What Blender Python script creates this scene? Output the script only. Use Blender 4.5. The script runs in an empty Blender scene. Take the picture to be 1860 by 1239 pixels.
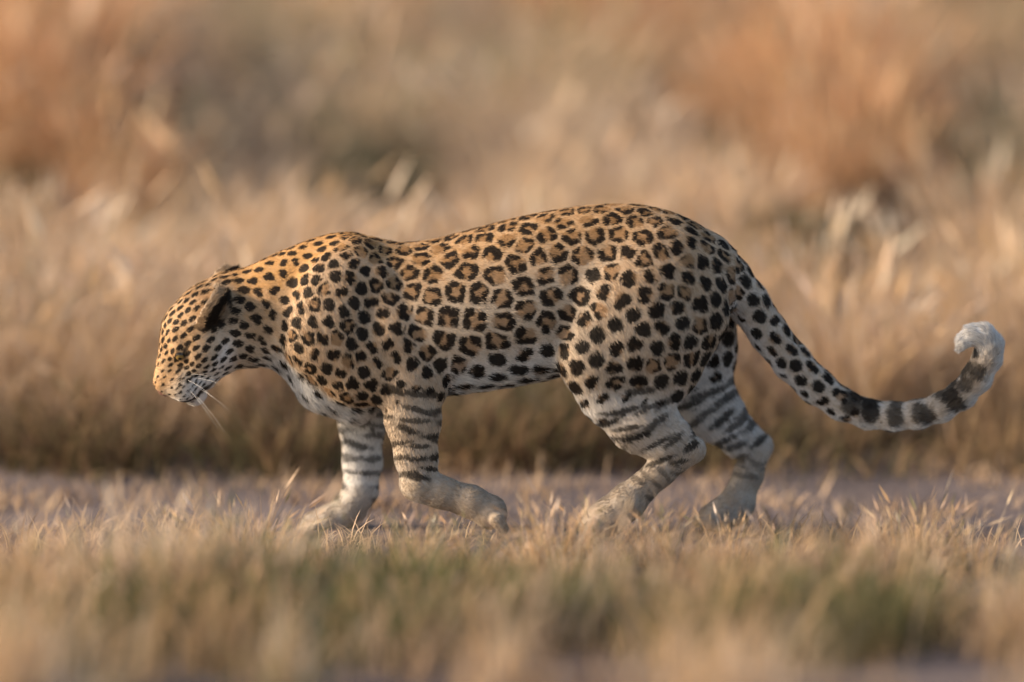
import bpy, math, random
import numpy as np
from mathutils import Vector, Matrix
from mathutils.kdtree import KDTree

# ------------------------------------------------------------------ camera, sky, sun, exposure
sc = bpy.context.scene
COL = sc.collection
H_CAM, DIST, FPX, W_PX, H_PX = 1.5, 10.0, 8900.0, 1860.0, 1239.0
PAW_PY = 975.0
PITCH = math.atan2(H_CAM, DIST) - math.atan2(PAW_PY - H_PX / 2, FPX)

cam_d = bpy.data.cameras.new('camera')
cam = bpy.data.objects.new('camera', cam_d)
COL.objects.link(cam)
cam.location = (0, -DIST, H_CAM)
cam.rotation_euler = (math.pi / 2 - PITCH, 0, 0)
cam_d.sensor_width = 36.0
cam_d.lens = FPX / W_PX * 36.0
cam_d.clip_start, cam_d.clip_end = 0.5, 2000.0
cam_d.dof.use_dof = True
cam_d.dof.focus_distance = math.hypot(DIST - 0.11, H_CAM - 0.45)
cam_d.dof.aperture_fstop = 0.66
sc.camera = cam

SUN_AZ_VEC = Vector((-0.99, -0.10, 0.0)).normalized()      # towards the sun, on the ground
SUN_EL = math.radians(21)
to_sun = Vector((SUN_AZ_VEC.x * math.cos(SUN_EL), SUN_AZ_VEC.y * math.cos(SUN_EL), math.sin(SUN_EL)))
world = bpy.data.worlds.new('World')
sc.world = world
world.use_nodes = True
wn = world.node_tree
bg = wn.nodes['Background']
sky = wn.nodes.new('ShaderNodeTexSky')
sky.sky_type = 'NISHITA'
sky.sun_disc = False
sky.sun_elevation = SUN_EL
sky.sun_rotation = math.atan2(to_sun.x, to_sun.y)
sky.dust_density = 2.0
wn.links.new(sky.outputs['Color'], bg.inputs['Color'])
bg.inputs['Strength'].default_value = 0.12
sun_d = bpy.data.lights.new('sun', 'SUN')
sun_d.energy = 3.6
sun_d.angle = math.radians(8.0)
sun_d.color = (1.0, 0.80, 0.58)
sun = bpy.data.objects.new('sun', sun_d)
COL.objects.link(sun)
sun.rotation_euler = to_sun.to_track_quat('Z', 'Y').to_euler()

sc.view_settings.view_transform = 'Standard'
sc.view_settings.look = 'None'
sc.view_settings.exposure = 1.0
sc.view_settings.gamma = 1.0
sc.view_settings.use_curve_mapping = False
sc.cycles.use_denoising = True
sc.cycles.use_light_tree = False
sc.cycles.adaptive_threshold = 0.02
sc.cycles_curves.shape = 'RIBBONS'
sc.cycles.max_bounces = 4
sc.cycles.diffuse_bounces = 2
sc.cycles.glossy_bounces = 2
sc.cycles.transmission_bounces = 2
sc.cycles.transparent_max_bounces = 8

rng = np.random.default_rng(7)
random.seed(7)


# ------------------------------------------------------------------ helpers
def P(px, py, Y=0.0):
    """photograph pixel -> the point of the vertical plane at depth Y that it shows"""
    c, s = math.cos(PITCH), math.sin(PITCH)
    x = (px - W_PX / 2) / FPX
    u = (H_PX / 2 - py) / FPX
    d = np.array([x, c + u * s, -s + u * c])
    t = (Y + DIST) / d[1]
    return np.array([0, -DIST, H_CAM]) + d * t


def ground_xy(px, d):
    """place on the ground at distance d (m from the camera's foot) in the direction of column px"""
    return (px - W_PX / 2) / FPX * d, d - DIST


def noise3(p, seed=0, octaves=3, f0=1.0):
    """smooth pseudo noise, about -1..1"""
    r = np.random.default_rng(seed)
    out = np.zeros(len(p))
    amp, f = 1.0, f0
    for _ in range(octaves):
        a = np.zeros(len(p))
        for _ in range(6):
            k = r.normal(size=p.shape[1]); k /= np.linalg.norm(k)
            a += np.sin(p @ k * f * 6.283 * r.uniform(.7, 1.3) + r.uniform(0, 6.28))
        out += amp * a / 2.5
        amp *= .5; f *= 2.1
    return out / 1.6


def sstep(a, b, x):
    t = np.clip((x - a) / (b - a), 0, 1)
    return t * t * (3 - 2 * t)


def raw_mesh(name, verts, quads=None, tris=None, colour=None, smooth=False):
    me = bpy.data.meshes.new(name)
    verts = np.asarray(verts, np.float32)
    nq = 0 if quads is None else len(quads)
    nt = 0 if tris is None else len(tris)
    loops = []
    if nq: loops.append(np.asarray(quads, np.int32).ravel())
    if nt: loops.append(np.asarray(tris, np.int32).ravel())
    loops = np.concatenate(loops)
    tot = np.concatenate([np.full(nq, 4, np.int32), np.full(nt, 3, np.int32)])
    start = np.concatenate([[0], np.cumsum(tot)[:-1]]).astype(np.int32)
    me.vertices.add(len(verts)); me.vertices.foreach_set('co', verts.ravel())
    me.loops.add(len(loops)); me.loops.foreach_set('vertex_index', loops)
    me.polygons.add(nq + nt); me.polygons.foreach_set('loop_start', start)
    if smooth: me.polygons.foreach_set('use_smooth', np.ones(nq + nt, bool))
    me.update(calc_edges=True)
    if colour is not None:
        at = me.attributes.new('tint', 'FLOAT_COLOR', 'POINT')
        c4 = np.ones((len(verts), 4), np.float32); c4[:, :3] = colour
        at.data.foreach_set('color', c4.ravel())
    return me


def link(name, data, parent=None, material=None):
    o = bpy.data.objects.new(name, data)
    COL.objects.link(o)
    if parent is not None: o.parent = parent
    if material is not None and data is not None:
        data.materials.clear(); data.materials.append(material)
    return o


def tag(o, label=None, cat=None, group=None, kind=None):
    if label: o['label'] = label
    if cat: o['category'] = cat
    if group: o['group'] = group
    if kind: o['kind'] = kind
    return o


def new_mat(name):
    m = bpy.data.materials.new(name)
    m.use_nodes = True
    nt = m.node_tree
    for n in list(nt.nodes): nt.nodes.remove(n)
    return m, nt, nt.nodes.new('ShaderNodeOutputMaterial')


def mat_grass():
    m, nt, out = new_mat('dry_grass')
    at = nt.nodes.new('ShaderNodeAttribute'); at.attribute_name = 'tint'
    df = nt.nodes.new('ShaderNodeBsdfPrincipled'); df.inputs['Roughness'].default_value = .65
    df.inputs['Specular IOR Level'].default_value = .25
    tr = nt.nodes.new('ShaderNodeBsdfTranslucent')
    mx = nt.nodes.new('ShaderNodeMixShader'); mx.inputs[0].default_value = .35
    nt.links.new(at.outputs['Color'], df.inputs['Base Color'])
    nt.links.new(at.outputs['Color'], tr.inputs['Color'])
    nt.links.new(df.outputs[0], mx.inputs[1]); nt.links.new(tr.outputs[0], mx.inputs[2])
    nt.links.new(mx.outputs[0], out.inputs['Surface'])
    return m


def mat_ground():
    m, nt, out = new_mat('dry_earth')
    N = nt.nodes.new; L = nt.links.new
    geo = N('ShaderNodeNewGeometry')
    n1 = N('ShaderNodeTexNoise'); n1.inputs['Scale'].default_value = 1.7; n1.inputs['Detail'].default_value = 8
    n2 = N('ShaderNodeTexNoise'); n2.inputs['Scale'].default_value = 38; n2.inputs['Detail'].default_value = 6
    L(geo.outputs['Position'], n1.inputs['Vector']); L(geo.outputs['Position'], n2.inputs['Vector'])
    r = N('ShaderNodeValToRGB')
    e = r.color_ramp.elements
    e[0].position, e[0].color = .3, (.085, .067, .064, 1)
    e[1].position, e[1].color = .72, (.225, .18, .168, 1)
    mixf = N('ShaderNodeMath'); mixf.operation = 'MULTIPLY_ADD'
    mixf.inputs[1].default_value = .55; 
    half = N('ShaderNodeMath'); half.operation = 'MULTIPLY'; half.inputs[1].default_value = .45
    L(n2.outputs['Fac'], half.inputs[0]); L(n1.outputs['Fac'], mixf.inputs[0]); L(half.outputs[0], mixf.inputs[2])
    L(mixf.outputs[0], r.inputs['Fac'])
    bs = N('ShaderNodeBsdfPrincipled'); bs.inputs['Roughness'].default_value = .95
    bs.inputs['Specular IOR Level'].default_value = .15
    bp = N('ShaderNodeBump'); bp.inputs['Strength'].default_value = .5; bp.inputs['Distance'].default_value = .02
    L(n2.outputs['Fac'], bp.inputs['Height']); L(bp.outputs[0], bs.inputs['Normal'])
    L(r.outputs['Color'], bs.inputs['Base Color']); L(bs.outputs[0], out.inputs['Surface'])
    return m


def mat_coat(name, bump=True):
    m, nt, out = new_mat(name)
    N = nt.nodes.new; L = nt.links.new
    at = N('ShaderNodeAttribute'); at.attribute_name = 'tint'
    bs = N('ShaderNodeBsdfPrincipled')
    bs.inputs['Roughness'].default_value = .62
    bs.inputs['Specular IOR Level'].default_value = .09
    L(at.outputs['Color'], bs.inputs['Base Color'])
    if bump:
        tc = N('ShaderNodeNewGeometry')
        n = N('ShaderNodeTexNoise'); n.inputs['Scale'].default_value = 260; n.inputs['Detail'].default_value = 3
        L(tc.outputs['Position'], n.inputs['Vector'])
        b = N('ShaderNodeBump'); b.inputs['Strength'].default_value = .3; b.inputs['Distance'].default_value = .003
        L(n.outputs['Fac'], b.inputs['Height']); L(b.outputs[0], bs.inputs['Normal'])
    L(bs.outputs[0], out.inputs['Surface'])
    return m


def mat_plain(name, col, rough=.5, spec=.5, nscale=60, namp=.15):
    m, nt, out = new_mat(name)
    N = nt.nodes.new; L = nt.links.new
    n = N('ShaderNodeTexNoise'); n.inputs['Scale'].default_value = nscale
    r = N('ShaderNodeValToRGB')
    r.color_ramp.elements[0].color = tuple(c * (1 - namp) for c in col) + (1,)
    r.color_ramp.elements[1].color = tuple(min(1, c * (1 + namp)) for c in col) + (1,)
    bs = N('ShaderNodeBsdfPrincipled'); bs.inputs['Roughness'].default_value = rough
    bs.inputs['Specular IOR Level'].default_value = spec
    L(n.outputs['Fac'], r.inputs['Fac']); L(r.outputs['Color'], bs.inputs['Base Color'])
    L(bs.outputs[0], out.inputs['Surface'])
    return m


M_GRASS = mat_grass()
M_GROUND = mat_ground()
M_COAT = mat_coat('leopard_coat')
M_FUR = mat_coat('leopard_fur', False)


# ------------------------------------------------------------------ the ground: one sheet to the horizon
def ground_z(x, y):
    """gentle unevenness of the trampled track and the grass bank behind it"""
    p = np.stack([x, y], 1)
    z = .012 * noise3(p, 3, 3, .55)
    z = z * np.exp(-((x / 14) ** 2)) * np.exp(-(((y - 4) / 22) ** 2))
    t = np.clip((y - .9) / 6.6, 0, 1)          # the bank behind the track, levelling out to the plain
    return z + .95 * (t + .10 * np.sin(t * 6.2832 - 3.1416) * .0) * sstep(-.02, .12, t)


def make_ground():
    xs = np.concatenate([[-900, -300, -100, -40, -20, -12], np.linspace(-8, 8, 161), [12, 20, 40, 100, 300, 900]])
    ys = np.concatenate([[-900, -300, -100, -40, -20, -10], np.linspace(-5, 12, 205), np.linspace(13, 30, 18), [40, 80, 200, 500, 1500]])
    X, Y = np.meshgrid(xs, ys)
    x, y = X.ravel(), Y.ravel()
    v = np.stack([x, y, ground_z(x, y)], 1)
    n = len(xs)
    i, j = np.meshgrid(np.arange(n - 1), np.arange(len(ys) - 1))
    a = (j * n + i).ravel()
    me = raw_mesh('ground', v, quads=np.stack([a, a + 1, a + n + 1, a + n], 1), smooth=True)
    tag(link('ground', me, None, M_GROUND), kind='structure')


make_ground()

# ------------------------------------------------------------------ the leopard
# body as one implicit surface (tapered limbs and a lofted trunk blended together), then meshed
PRIMS = []      # dicts: f(p)->dist, lo, hi, k, attr(p)->dict of arrays
S_PX = 1.0 / 890.0      # metres per photograph pixel on the animal


def cap_prim(A, B, ra, rb, s, k, attr, yc=None):
    A = np.array(A, float); B = np.array(B, float)
    y0 = A[1] if yc is None else yc
    sc_ = np.array([1, 1 / s, 1])
    A2, B2 = A * sc_, B * sc_
    AB = B2 - A2; L2 = max(AB @ AB, 1e-9)

    def f(p):
        q = p * sc_
        t = np.clip(((q - A2) @ AB) / L2, 0, 1)
        return np.linalg.norm(q - A2 - t[:, None] * AB, axis=1) - (ra + (rb - ra) * t)
    r = max(ra, rb)
    lo = np.minimum(A, B) - r; hi = np.maximum(A, B) + r
    d = (B - A) / max(np.linalg.norm(B - A), 1e-6)
    PRIMS.append(dict(f=f, lo=lo, hi=hi, k=k, attr=attr, dir=d, yc=(A[1] + B[1]) / 2))


def chain(pts, s, k, attr):
    """pts: (px, py, Y, radius in photo px)"""
    for a, b in zip(pts[:-1], pts[1:]):
        cap_prim(P(a[0], a[1], a[2]), P(b[0], b[1], b[2]), a[3] * S_PX, b[3] * S_PX, s, k, attr)


# --- trunk and neck: vertical slices  (px, top, bottom, half width m)
SL = np.array([
    (405, 508, 640, .060), (440, 489, 652, .066), (480, 470, 655, .072), (520, 452, 662, .078), (560, 436, 688, .085),
    (600, 424, 714, .093), (640, 421, 728, .103), (680, 431, 733, .113), (720, 441, 732, .121), (760, 440, 724, .127),
    (800, 433, 716, .131), (860, 416, 709, .134), (920, 400, 701, .134), (980, 387, 690, .130), (1040, 377, 674, .122),
    (1100, 371, 660, .118), (1160, 371, 648, .116), (1220, 384, 634, .112), (1260, 402, 615, .102), (1300, 428, 588, .085),
    (1332, 456, 560, .062)], float)


def smooth_curve(xs, v, q, sig):
    g = np.linspace(xs[0], xs[-1], 400)
    w = np.interp(g, xs, v)
    n = int(sig / (g[1] - g[0]) * 3) + 1
    k = np.exp(-.5 * (np.arange(-n, n + 1) * (g[1] - g[0]) / sig) ** 2); k /= k.sum()
    pad = np.concatenate([2 * w[0] - w[n:0:-1], w, 2 * w[-1] - w[-2:-n - 2:-1]])
    return np.interp(q, g, np.convolve(pad, k, 'valid'))


TX = np.array([P(r[0], r[1])[0] for r in SL])
TT = np.array([P(r[0], r[1])[2] for r in SL])
TB = np.array([P(r[0], r[2])[2] for r in SL])
TW = SL[:, 3]


def trunk_geo(x):
    top = smooth_curve(TX, TT, x, .014); bot = smooth_curve(TX, TB, x, .02); w = smooth_curve(TX, TW, x, .02)
    return top, bot, w


def trunk_f(p):
    x = np.clip(p[:, 0], TX[0], TX[-1])
    top, bot, w = trunk_geo(x)
    hh = (top - bot) / 2; zc = (top + bot) / 2
    v = (p[:, 2] - zc) / hh
    we = w * (1 - .10 * np.clip(v, -1, 1) - .06 * np.clip(v, -1, 1) ** 2)
    pw = 2.15
    rho = ((np.abs(p[:, 1]) / we) ** pw + np.abs(v) ** pw) ** (1 / pw)
    d = (rho - 1) * np.minimum(hh, we) * 1.05
    ex = np.maximum(TX[0] - p[:, 0], p[:, 0] - TX[-1])
    return np.maximum(d, ex)


def A_(n, **kw):
    d = dict(dx=.92, dy=0, dz=-.38, space=.05, ros=1.0, el=1.0, size=1.0, fur=.011, wh=.3, dens=1.0)
    d.update(kw)
    return {k: (np.full(n, v, float) if np.isscalar(v) else v) for k, v in d.items()}


def attr_trunk(p, pr):
    x = np.clip(p[:, 0], TX[0], TX[-1])
    top, bot, w = trunk_geo(x)
    v = np.clip((p[:, 2] - bot) / (top - bot), 0, 1)        # 1 at the spine, 0 at the belly
    px = p[:, 0] / S_PX + 930
    neck = 1 - sstep(560, 720, px)
    rump = sstep(1080, 1300, px)
    space = .0490 - .0165 * neck - .005 * rump - .010 * sstep(.8, 1.0, v) - .004 * (1 - sstep(0, .25, v))
    ros = np.clip(1.0 - 1.25 * neck - .55 * rump - .8 * (1 - sstep(.1, .3, v)), 0, 1)
    el = 1.05 + .3 * neck + .5 * (1 - sstep(.05, .25, v)) + .35 * sstep(.85, 1, v) + .25 * rump
    wh = np.clip(.46 - .34 * sstep(.45, .95, v) + .50 * (1 - sstep(.05, .36, v)) - .22 * neck * sstep(.25, .5, v), 0, 1)
    wh = np.clip(wh + .10 * rump, 0, 1)
    size = 1.14 + .12 * rump
    fur = .009 + .012 * (1 - sstep(.02, .22, v)) - .002 * neck
    return A_(len(p), dx=.90 - .1 * neck, dz=-.30 - .45 * neck * (1 - v) - .2 * rump, space=space, ros=ros, el=el, wh=wh,
              size=size, fur=fur)


PRIMS.append(dict(f=trunk_f, lo=np.array([TX[0], -.145, TB.min()]), hi=np.array([TX[-1], .145, TT.max()]), k=.02,
                  attr=attr_trunk, dir=np.array([1, 0, 0]), yc=0))


def inner(p, pr):
    """1 on the side of a limb that faces the other limb of the pair"""
    s = np.sign(pr['yc'])
    return sstep(-.02, .03, -(p[:, 1] - pr['yc']) * s)


def attr_shoulder(p, pr):
    return A_(len(p), dx=.45, dz=-.9, space=.0320, ros=.25, el=1.2, wh=.26 + .5 * inner(p, pr) * sstep(.40, .30, p[:, 2]), size=1.28, fur=.009)


def attr_chest(p, pr):
    return A_(len(p), dx=.5, dz=-.85, space=.045, ros=0, el=1.2, wh=.95, size=.6, fur=.022)


def attr_foreleg(p, pr):
    z = p[:, 2]
    d = pr['dir']
    return A_(len(p), dx=d[0], dy=d[1], dz=d[2], space=.037, ros=0, el=.40, size=0, fur=.010,
              wh=.45 + .30 * (1 - sstep(.05, .22, z)) + .45 * inner(p, pr))


def attr_thigh(p, pr):
    z = p[:, 2]
    wh = .44 - .22 * sstep(.42, .58, z) + .46 * (1 - sstep(.26, .36, z)) + .5 * inner(p, pr) * sstep(.45, .35, z)
    return A_(len(p), dx=.55, dz=-.83, space=.0400, ros=.10, el=1.0, wh=wh, size=1.30, fur=.011)


def attr_shin(p, pr):
    d = pr['dir']
    return A_(len(p), dx=d[0], dy=d[1], dz=d[2], space=.040, ros=0, el=.36, size=0, fur=.012, dens=.92, wh=.62 + .35 * inner(p, pr))


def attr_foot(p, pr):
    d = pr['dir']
    return A_(len(p), dx=d[0], dy=d[1], dz=d[2], space=.027, ros=0, el=.9, size=.05, fur=.008, dens=.72, wh=.52 + .10 * inner(p, pr))  # low dens puts the shade on the paws into their colour


TAIL = [(1285, 470, 50), (1322, 505, 44), (1358, 549, 40), (1396, 605, 37), (1438, 657, 36), (1482, 701, 34), (1528, 734, 30),
        (1575, 752, 28), (1622, 757, 27), (1667, 753, 26), (1708, 741, 26), (1745, 718, 26), (1774, 687, 27), (1793, 652, 26),
        (1798, 628, 24), (1788, 612, 21), (1770, 609, 18), (1755, 617, 13), (1748, 628, 8)]


def attr_tail(i):
    def f(p, pr):
        d = pr['dir']
        # the underside (outside of the curve) is white
        nrm = np.array([d[2], 0, -d[0]])
        m = (p - pr['mid']) @ nrm / pr['r']
        t = i / (len(TAIL) - 2)
        under = sstep(.25, .8, m)
        wh = .56 + .4 * under + .5 * sstep(.75, .85, np.full(len(p), t))
        far = sstep(.38, .6, np.full(len(p), t))
        tip = sstep(.74, .84, np.full(len(p), t))
        # bands of black on the upper side towards the end, none on the underside or the tip
        return A_(len(p), dx=d[0], dz=d[2], space=.0335, ros=.15, el=1.25 - .65 * far,
                  size=1.3 * (1 - .5 * under) * (t < .37), wh=wh, fur=.009 + .003 * far + .006 * tip)
    return f


for i in range(len(TAIL) - 1):
    a, b = TAIL[i], TAIL[i + 1]
    ya, yb = [.0 + .03 * math.sin(j / (len(TAIL) - 1) * 5) for j in (i, i + 1)]
    cap_prim(P(a[0], a[1], ya), P(b[0], b[1], yb), a[2] * S_PX * .93, b[2] * S_PX * .93, .98, .012, attr_tail(i))
    PRIMS[-1]['mid'] = (P(a[0], a[1], ya) + P(b[0], b[1], yb)) / 2
    PRIMS[-1]['r'] = a[2] * S_PX

YN, YF = -.088, .082
# near fore limb: shoulder blade, upper arm, forearm, folded wrist and trailing paw
chain([(640, 478, -.045, 34), (625, 530, -.070, 62), (605, 610, -.083, 76), (650, 670, -.085, 66)], .62, .045, attr_shoulder)
chain([(680, 530, -.078, 50), (715, 610, -.088, 68), (748, 682, -.092, 58), (778, 708, -.090, 34)], .60, .010, attr_shoulder)
chain([(660, 640, -.085, 72), (735, 700, -.088, 58)], .62, .016, attr_shoulder)
chain([(742, 700, YN, 56), (750, 760, YN, 49), (756, 830, YN, 37), (764, 876, YN, 31)], .72, .014, attr_foreleg)
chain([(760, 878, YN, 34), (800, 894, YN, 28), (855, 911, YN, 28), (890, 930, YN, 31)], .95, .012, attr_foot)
# far fore limb, straight down under the chest, paw flat ahead of it
chain([(620, 560, .08, 60), (605, 640, .08, 66), (655, 700, .08, 58)], .62, .02, attr_shoulder)
chain([(648, 700, .075, 58), (657, 770, .075, 41), (658, 840, .075, 34), (655, 890, .075, 31)], .80, .014, attr_foreleg)
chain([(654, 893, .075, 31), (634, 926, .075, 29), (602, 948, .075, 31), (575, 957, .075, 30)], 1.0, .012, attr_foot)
# breast
chain([(540, 640, 0, 46), (590, 690, 0, 50), (640, 722, 0, 46)], 1.2, .03, attr_chest)
# near hind limb
chain([(1195, 525, -.062, 100), (1165, 590, -.086, 116), (1115, 650, -.092, 88)], .56, .045, attr_thigh)
chain([(1235, 570, -.078, 88), (1195, 660, -.088, 74), (1170, 720, -.088, 56)], .60, .02, attr_thigh)
chain([(1098, 560, -.092, 58), (1098, 650, -.096, 82), (1118, 712, -.09, 66)], .60, .012, attr_thigh)
chain([(1110, 700, YN, 64), (1165, 760, YN, 62), (1208, 796, YN, 47), (1256, 815, YN, 23)], .62, .014, attr_shin)
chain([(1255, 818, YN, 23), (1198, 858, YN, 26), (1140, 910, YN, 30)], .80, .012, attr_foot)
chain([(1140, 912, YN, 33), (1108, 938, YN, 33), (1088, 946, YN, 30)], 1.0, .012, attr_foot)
# far hind limb
chain([(1245, 540, .08, 96), (1255, 640, .085, 82), (1262, 690, .085, 66)], .58, .02, attr_thigh)
chain([(1262, 690, .085, 66), (1298, 750, .085, 52), (1345, 795, .085, 36), (1376, 810, .085, 26)], .66, .014, attr_shin)
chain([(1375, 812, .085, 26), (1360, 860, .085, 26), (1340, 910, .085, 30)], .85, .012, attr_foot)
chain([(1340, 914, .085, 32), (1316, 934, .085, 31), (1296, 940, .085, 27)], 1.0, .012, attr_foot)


def toes(px, py, Y, dirx, dirz, r):
    """four toe pads across the front of a paw"""
    for j, o in enumerate((-.030, -.0105, .0105, .030)):
        ln = .024 if j in (1, 2) else .014
        c = P(px, py, Y) + np.array([0, o, 0])
        e = c + np.array([dirx, 0, dirz]) * ln
        cap_prim(c, e, r, r * .78, 1.0, .006, attr_foot)


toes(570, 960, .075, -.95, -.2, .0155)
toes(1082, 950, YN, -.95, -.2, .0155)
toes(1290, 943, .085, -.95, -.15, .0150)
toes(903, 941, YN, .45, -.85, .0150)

# --- head, in its own frame: u to the nose, v to the crown, w sideways (towards the camera side negative Y)
HC = P(371, 594, -.012)
hu = np.array([-.60, -.14, -.80]); hu /= np.linalg.norm(hu)
hv = np.array([-.77, -.26, .58]); hv -= hu * (hv @ hu); hv /= np.linalg.norm(hv)
hw = np.cross(hu, hv); hw /= np.linalg.norm(hw)
if hw[1] > 0: hw = -hw


def HP(u, v, w): return HC + hu * u + hv * v + hw * w


def head_local(p):
    q = p - HC
    return q @ hu, q @ hv, q @ hw


def attr_head(p, pr):
    u, v, w = head_local(p)
    wh = .14 + .78 * sstep(-.020, -.06, v) + .38 * sstep(.05, .10, u) * sstep(.01, -.03, v)
    wh = wh + .40 * sstep(.035, .05, np.abs(w)) * sstep(.03, -.03, v) * sstep(.09, 0, u)
    size = 1.25 - .55 * sstep(.085, .125, u) - .25 * sstep(-.02, -.06, v)
    sp = .0195 - .004 * sstep(.03, .09, u)
    return A_(len(p), dx=-hu[0] * .9 - hv[0] * .25, dy=-.1, dz=-hu[2] * .9 - hv[2] * .25, space=sp, ros=0, el=2.1, size=size,
              wh=np.clip(wh, 0, 1), fur=.006 + .006 * sstep(0, -.06, u))


def ell_prim(c, ru, rv, rw, k, attr):
    def f(p):
        q = p - c
        a, b, d = q @ hu / ru, q @ hv / rv, q @ hw / rw
        r = np.sqrt(a * a + b * b + d * d)
        g = np.sqrt((a / ru) ** 2 + (b / rv) ** 2 + (d / rw) ** 2) + 1e-9
        return r * (r - 1) / g
    m = max(ru, rv, rw)
    PRIMS.append(dict(f=f, lo=c - m, hi=c + m, k=k, attr=attr, dir=hu, yc=0))


ell_prim(HP(0, .002, 0), .092, .076, .074, .03, attr_head)
ell_prim(HP(-.05, -.022, 0), .080, .075, .066, .03, attr_head)
for s in (-1, 1):
    ell_prim(HP(.026, -.024, .048 * s), .060, .046, .032, .016, attr_head)          # cheek
    cap_prim(HP(.045, .036, .030 * s), HP(.072, .024, .042 * s), .020, .013, 1, .012, attr_head)   # brow
    ell_prim(HP(.119, -.036, .024 * s), .033, .031, .026, .008, attr_head)          # whisker pad
    cap_prim(HP(-.02, -.055, .034 * s), HP(.085, -.062, .022 * s), .028, .022, 1, .015, attr_head)  # jaw
cap_prim(HP(.03, .034, 0), HP(.136, -.002, 0), .040, .0255, 1, .022, attr_head)     # bridge of the nose
cap_prim(HP(.05, -.022, 0), HP(.114, -.032, 0), .056, .040, 1, .016, attr_head)       # muzzle
ell_prim(HP(.120, -.072, 0), .026, .021, .024, .010, attr_head)                     # chin
ell_prim(HP(.150, -.012, 0), .012, .012, .018, .006, attr_head)                     # nose lump


def attr_ear(p, pr):
    return A_(len(p), dx=.7, dy=-.2, dz=.5, space=.03, ros=0, el=1, size=0, wh=.25, fur=.013)


# ears: cupped rounded flaps
EARS = []
for s in (-1, 1):
    near = (hw * s)[1] < 0
    base = P(388, 572, -.060) if near else P(404, 540, .050)
    up = np.array([.12, -.62, .60]) if near else np.array([.30, .45, .75]); up /= np.linalg.norm(up)      # to the ear tip
    nf = np.array([-.80, .58, -.05]) if near else np.array([-.85, .45, .2]); nf -= up * (nf @ up); nf /= np.linalg.norm(nf)   # opening of the cup
    sd = np.cross(up, nf)
    EARS.append((base, up, nf, sd))

    def f(p, base=base, up=up, nf=nf, sd=sd):
        q = p - base
        a, b, c = q @ up, q @ sd, q @ nf
        r = np.sqrt(((a - .018) / .047) ** 2 + (b / .041) ** 2)
        dish = -.010 + 9.0 * (b * b) + 3.0 * (a - .02) ** 2         # cup surface
        return np.maximum((r - 1) * .036, np.abs(c - dish) - .0075) - .003
    PRIMS.append(dict(f=f, lo=base - .075, hi=base + .075, k=.010, attr=attr_ear, dir=up, yc=0, ear=True))

# jugal/throat link between head and neck
chain([(400, 610, -.005, 66), (450, 585, 0, 72), (500, 575, 0, 84)], .86, .03,
      lambda p, pr: A_(len(p), dx=.75, dz=-.5, space=.0275, ros=0, el=1.4, size=1.15, fur=.010,
                       wh=.12 + .62 * sstep(.40, .31, p[:, 2])))


def smin(a, b, k):
    h = np.maximum(k - np.abs(a - b), 0) / k
    return np.minimum(a, b) - h * h * k * .25


def field(p):
    d = np.full(len(p), .2)
    for pr in PRIMS:
        m = np.all((p > pr['lo'] - .05) & (p < pr['hi'] + .05), axis=1)
        if m.any():
            d[m] = smin(d[m], pr['f'](p[m]), pr['k'])
    return d


def surface_nets(h):
    lo = np.min([pr['lo'] for pr in PRIMS], axis=0) - 3 * h
    hi = np.max([pr['hi'] for pr in PRIMS], axis=0) + 3 * h
    n = np.ceil((hi - lo) / h).astype(int) + 1
    D = np.full(n, .2, np.float32)
    ax = [lo[i] + h * np.arange(n[i]) for i in range(3)]
    for pr in PRIMS:
        a = np.maximum(np.floor((pr['lo'] - .03 - lo) / h).astype(int), 0)
        b = np.minimum(np.ceil((pr['hi'] + .03 - lo) / h).astype(int) + 1, n)
        g = np.stack(np.meshgrid(*[ax[i][a[i]:b[i]] for i in range(3)], indexing='ij'), -1)
        v = pr['f'](g.reshape(-1, 3)).reshape(g.shape[:3])
        sl = tuple(slice(a[i], b[i]) for i in range(3))
        D[sl] = smin(D[sl], v, pr['k'])
    ins = D < 0
    c = np.zeros(n - 1, np.int8)
    for i in (0, 1):
        for j in (0, 1):
            for k in (0, 1):
                c += ins[i:n[0] - 1 + i, j:n[1] - 1 + j, k:n[2] - 1 + k]
    cell = (c > 0) & (c < 8)
    idx = np.full(n - 1, -1, np.int64)
    ci = np.argwhere(cell)
    idx[cell] = np.arange(len(ci))
    acc = np.zeros((len(ci), 3)); cnt = np.zeros(len(ci))
    cor = [(i, j, k) for i in (0, 1) for j in (0, 1) for k in (0, 1)]
    for a in cor:
        for b in cor:
            if sum(b) == sum(a) + 1 and all(b[q] >= a[q] for q in range(3)):
                da = D[ci[:, 0] + a[0], ci[:, 1] + a[1], ci[:, 2] + a[2]]
                db = D[ci[:, 0] + b[0], ci[:, 1] + b[1], ci[:, 2] + b[2]]
                m = (da < 0) != (db < 0)
                t = da[m] / (da[m] - db[m])
                acc[m] += np.array(a) + t[:, None] * (np.array(b) - np.array(a)); cnt[m] += 1
    v = lo + h * (ci + acc / cnt[:, None])
    quads = []
    for axis in range(3):
        u_, w_ = [(1, 2), (2, 0), (0, 1)][axis]
        sa = [slice(None)] * 3; sb = [slice(None)] * 3
        sa[axis] = slice(0, -1); sb[axis] = slice(1, None)
        ea, eb = ins[tuple(sa)], ins[tuple(sb)]
        for flip in (False, True):
            e = np.argwhere((ea & ~eb) if not flip else (~ea & eb))
            e = e[(e[:, u_] > 0) & (e[:, w_] > 0)]
            du = np.zeros(3, int); du[u_] = 1
            dw = np.zeros(3, int); dw[w_] = 1
            q = [idx[tuple((e - o).T)] for o in (np.zeros(3, int), du, du + dw, dw)]
            q = np.stack(q, 1)
            quads.append(q if not flip else q[:, ::-1])
    return v, np.concatenate(quads)


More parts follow.
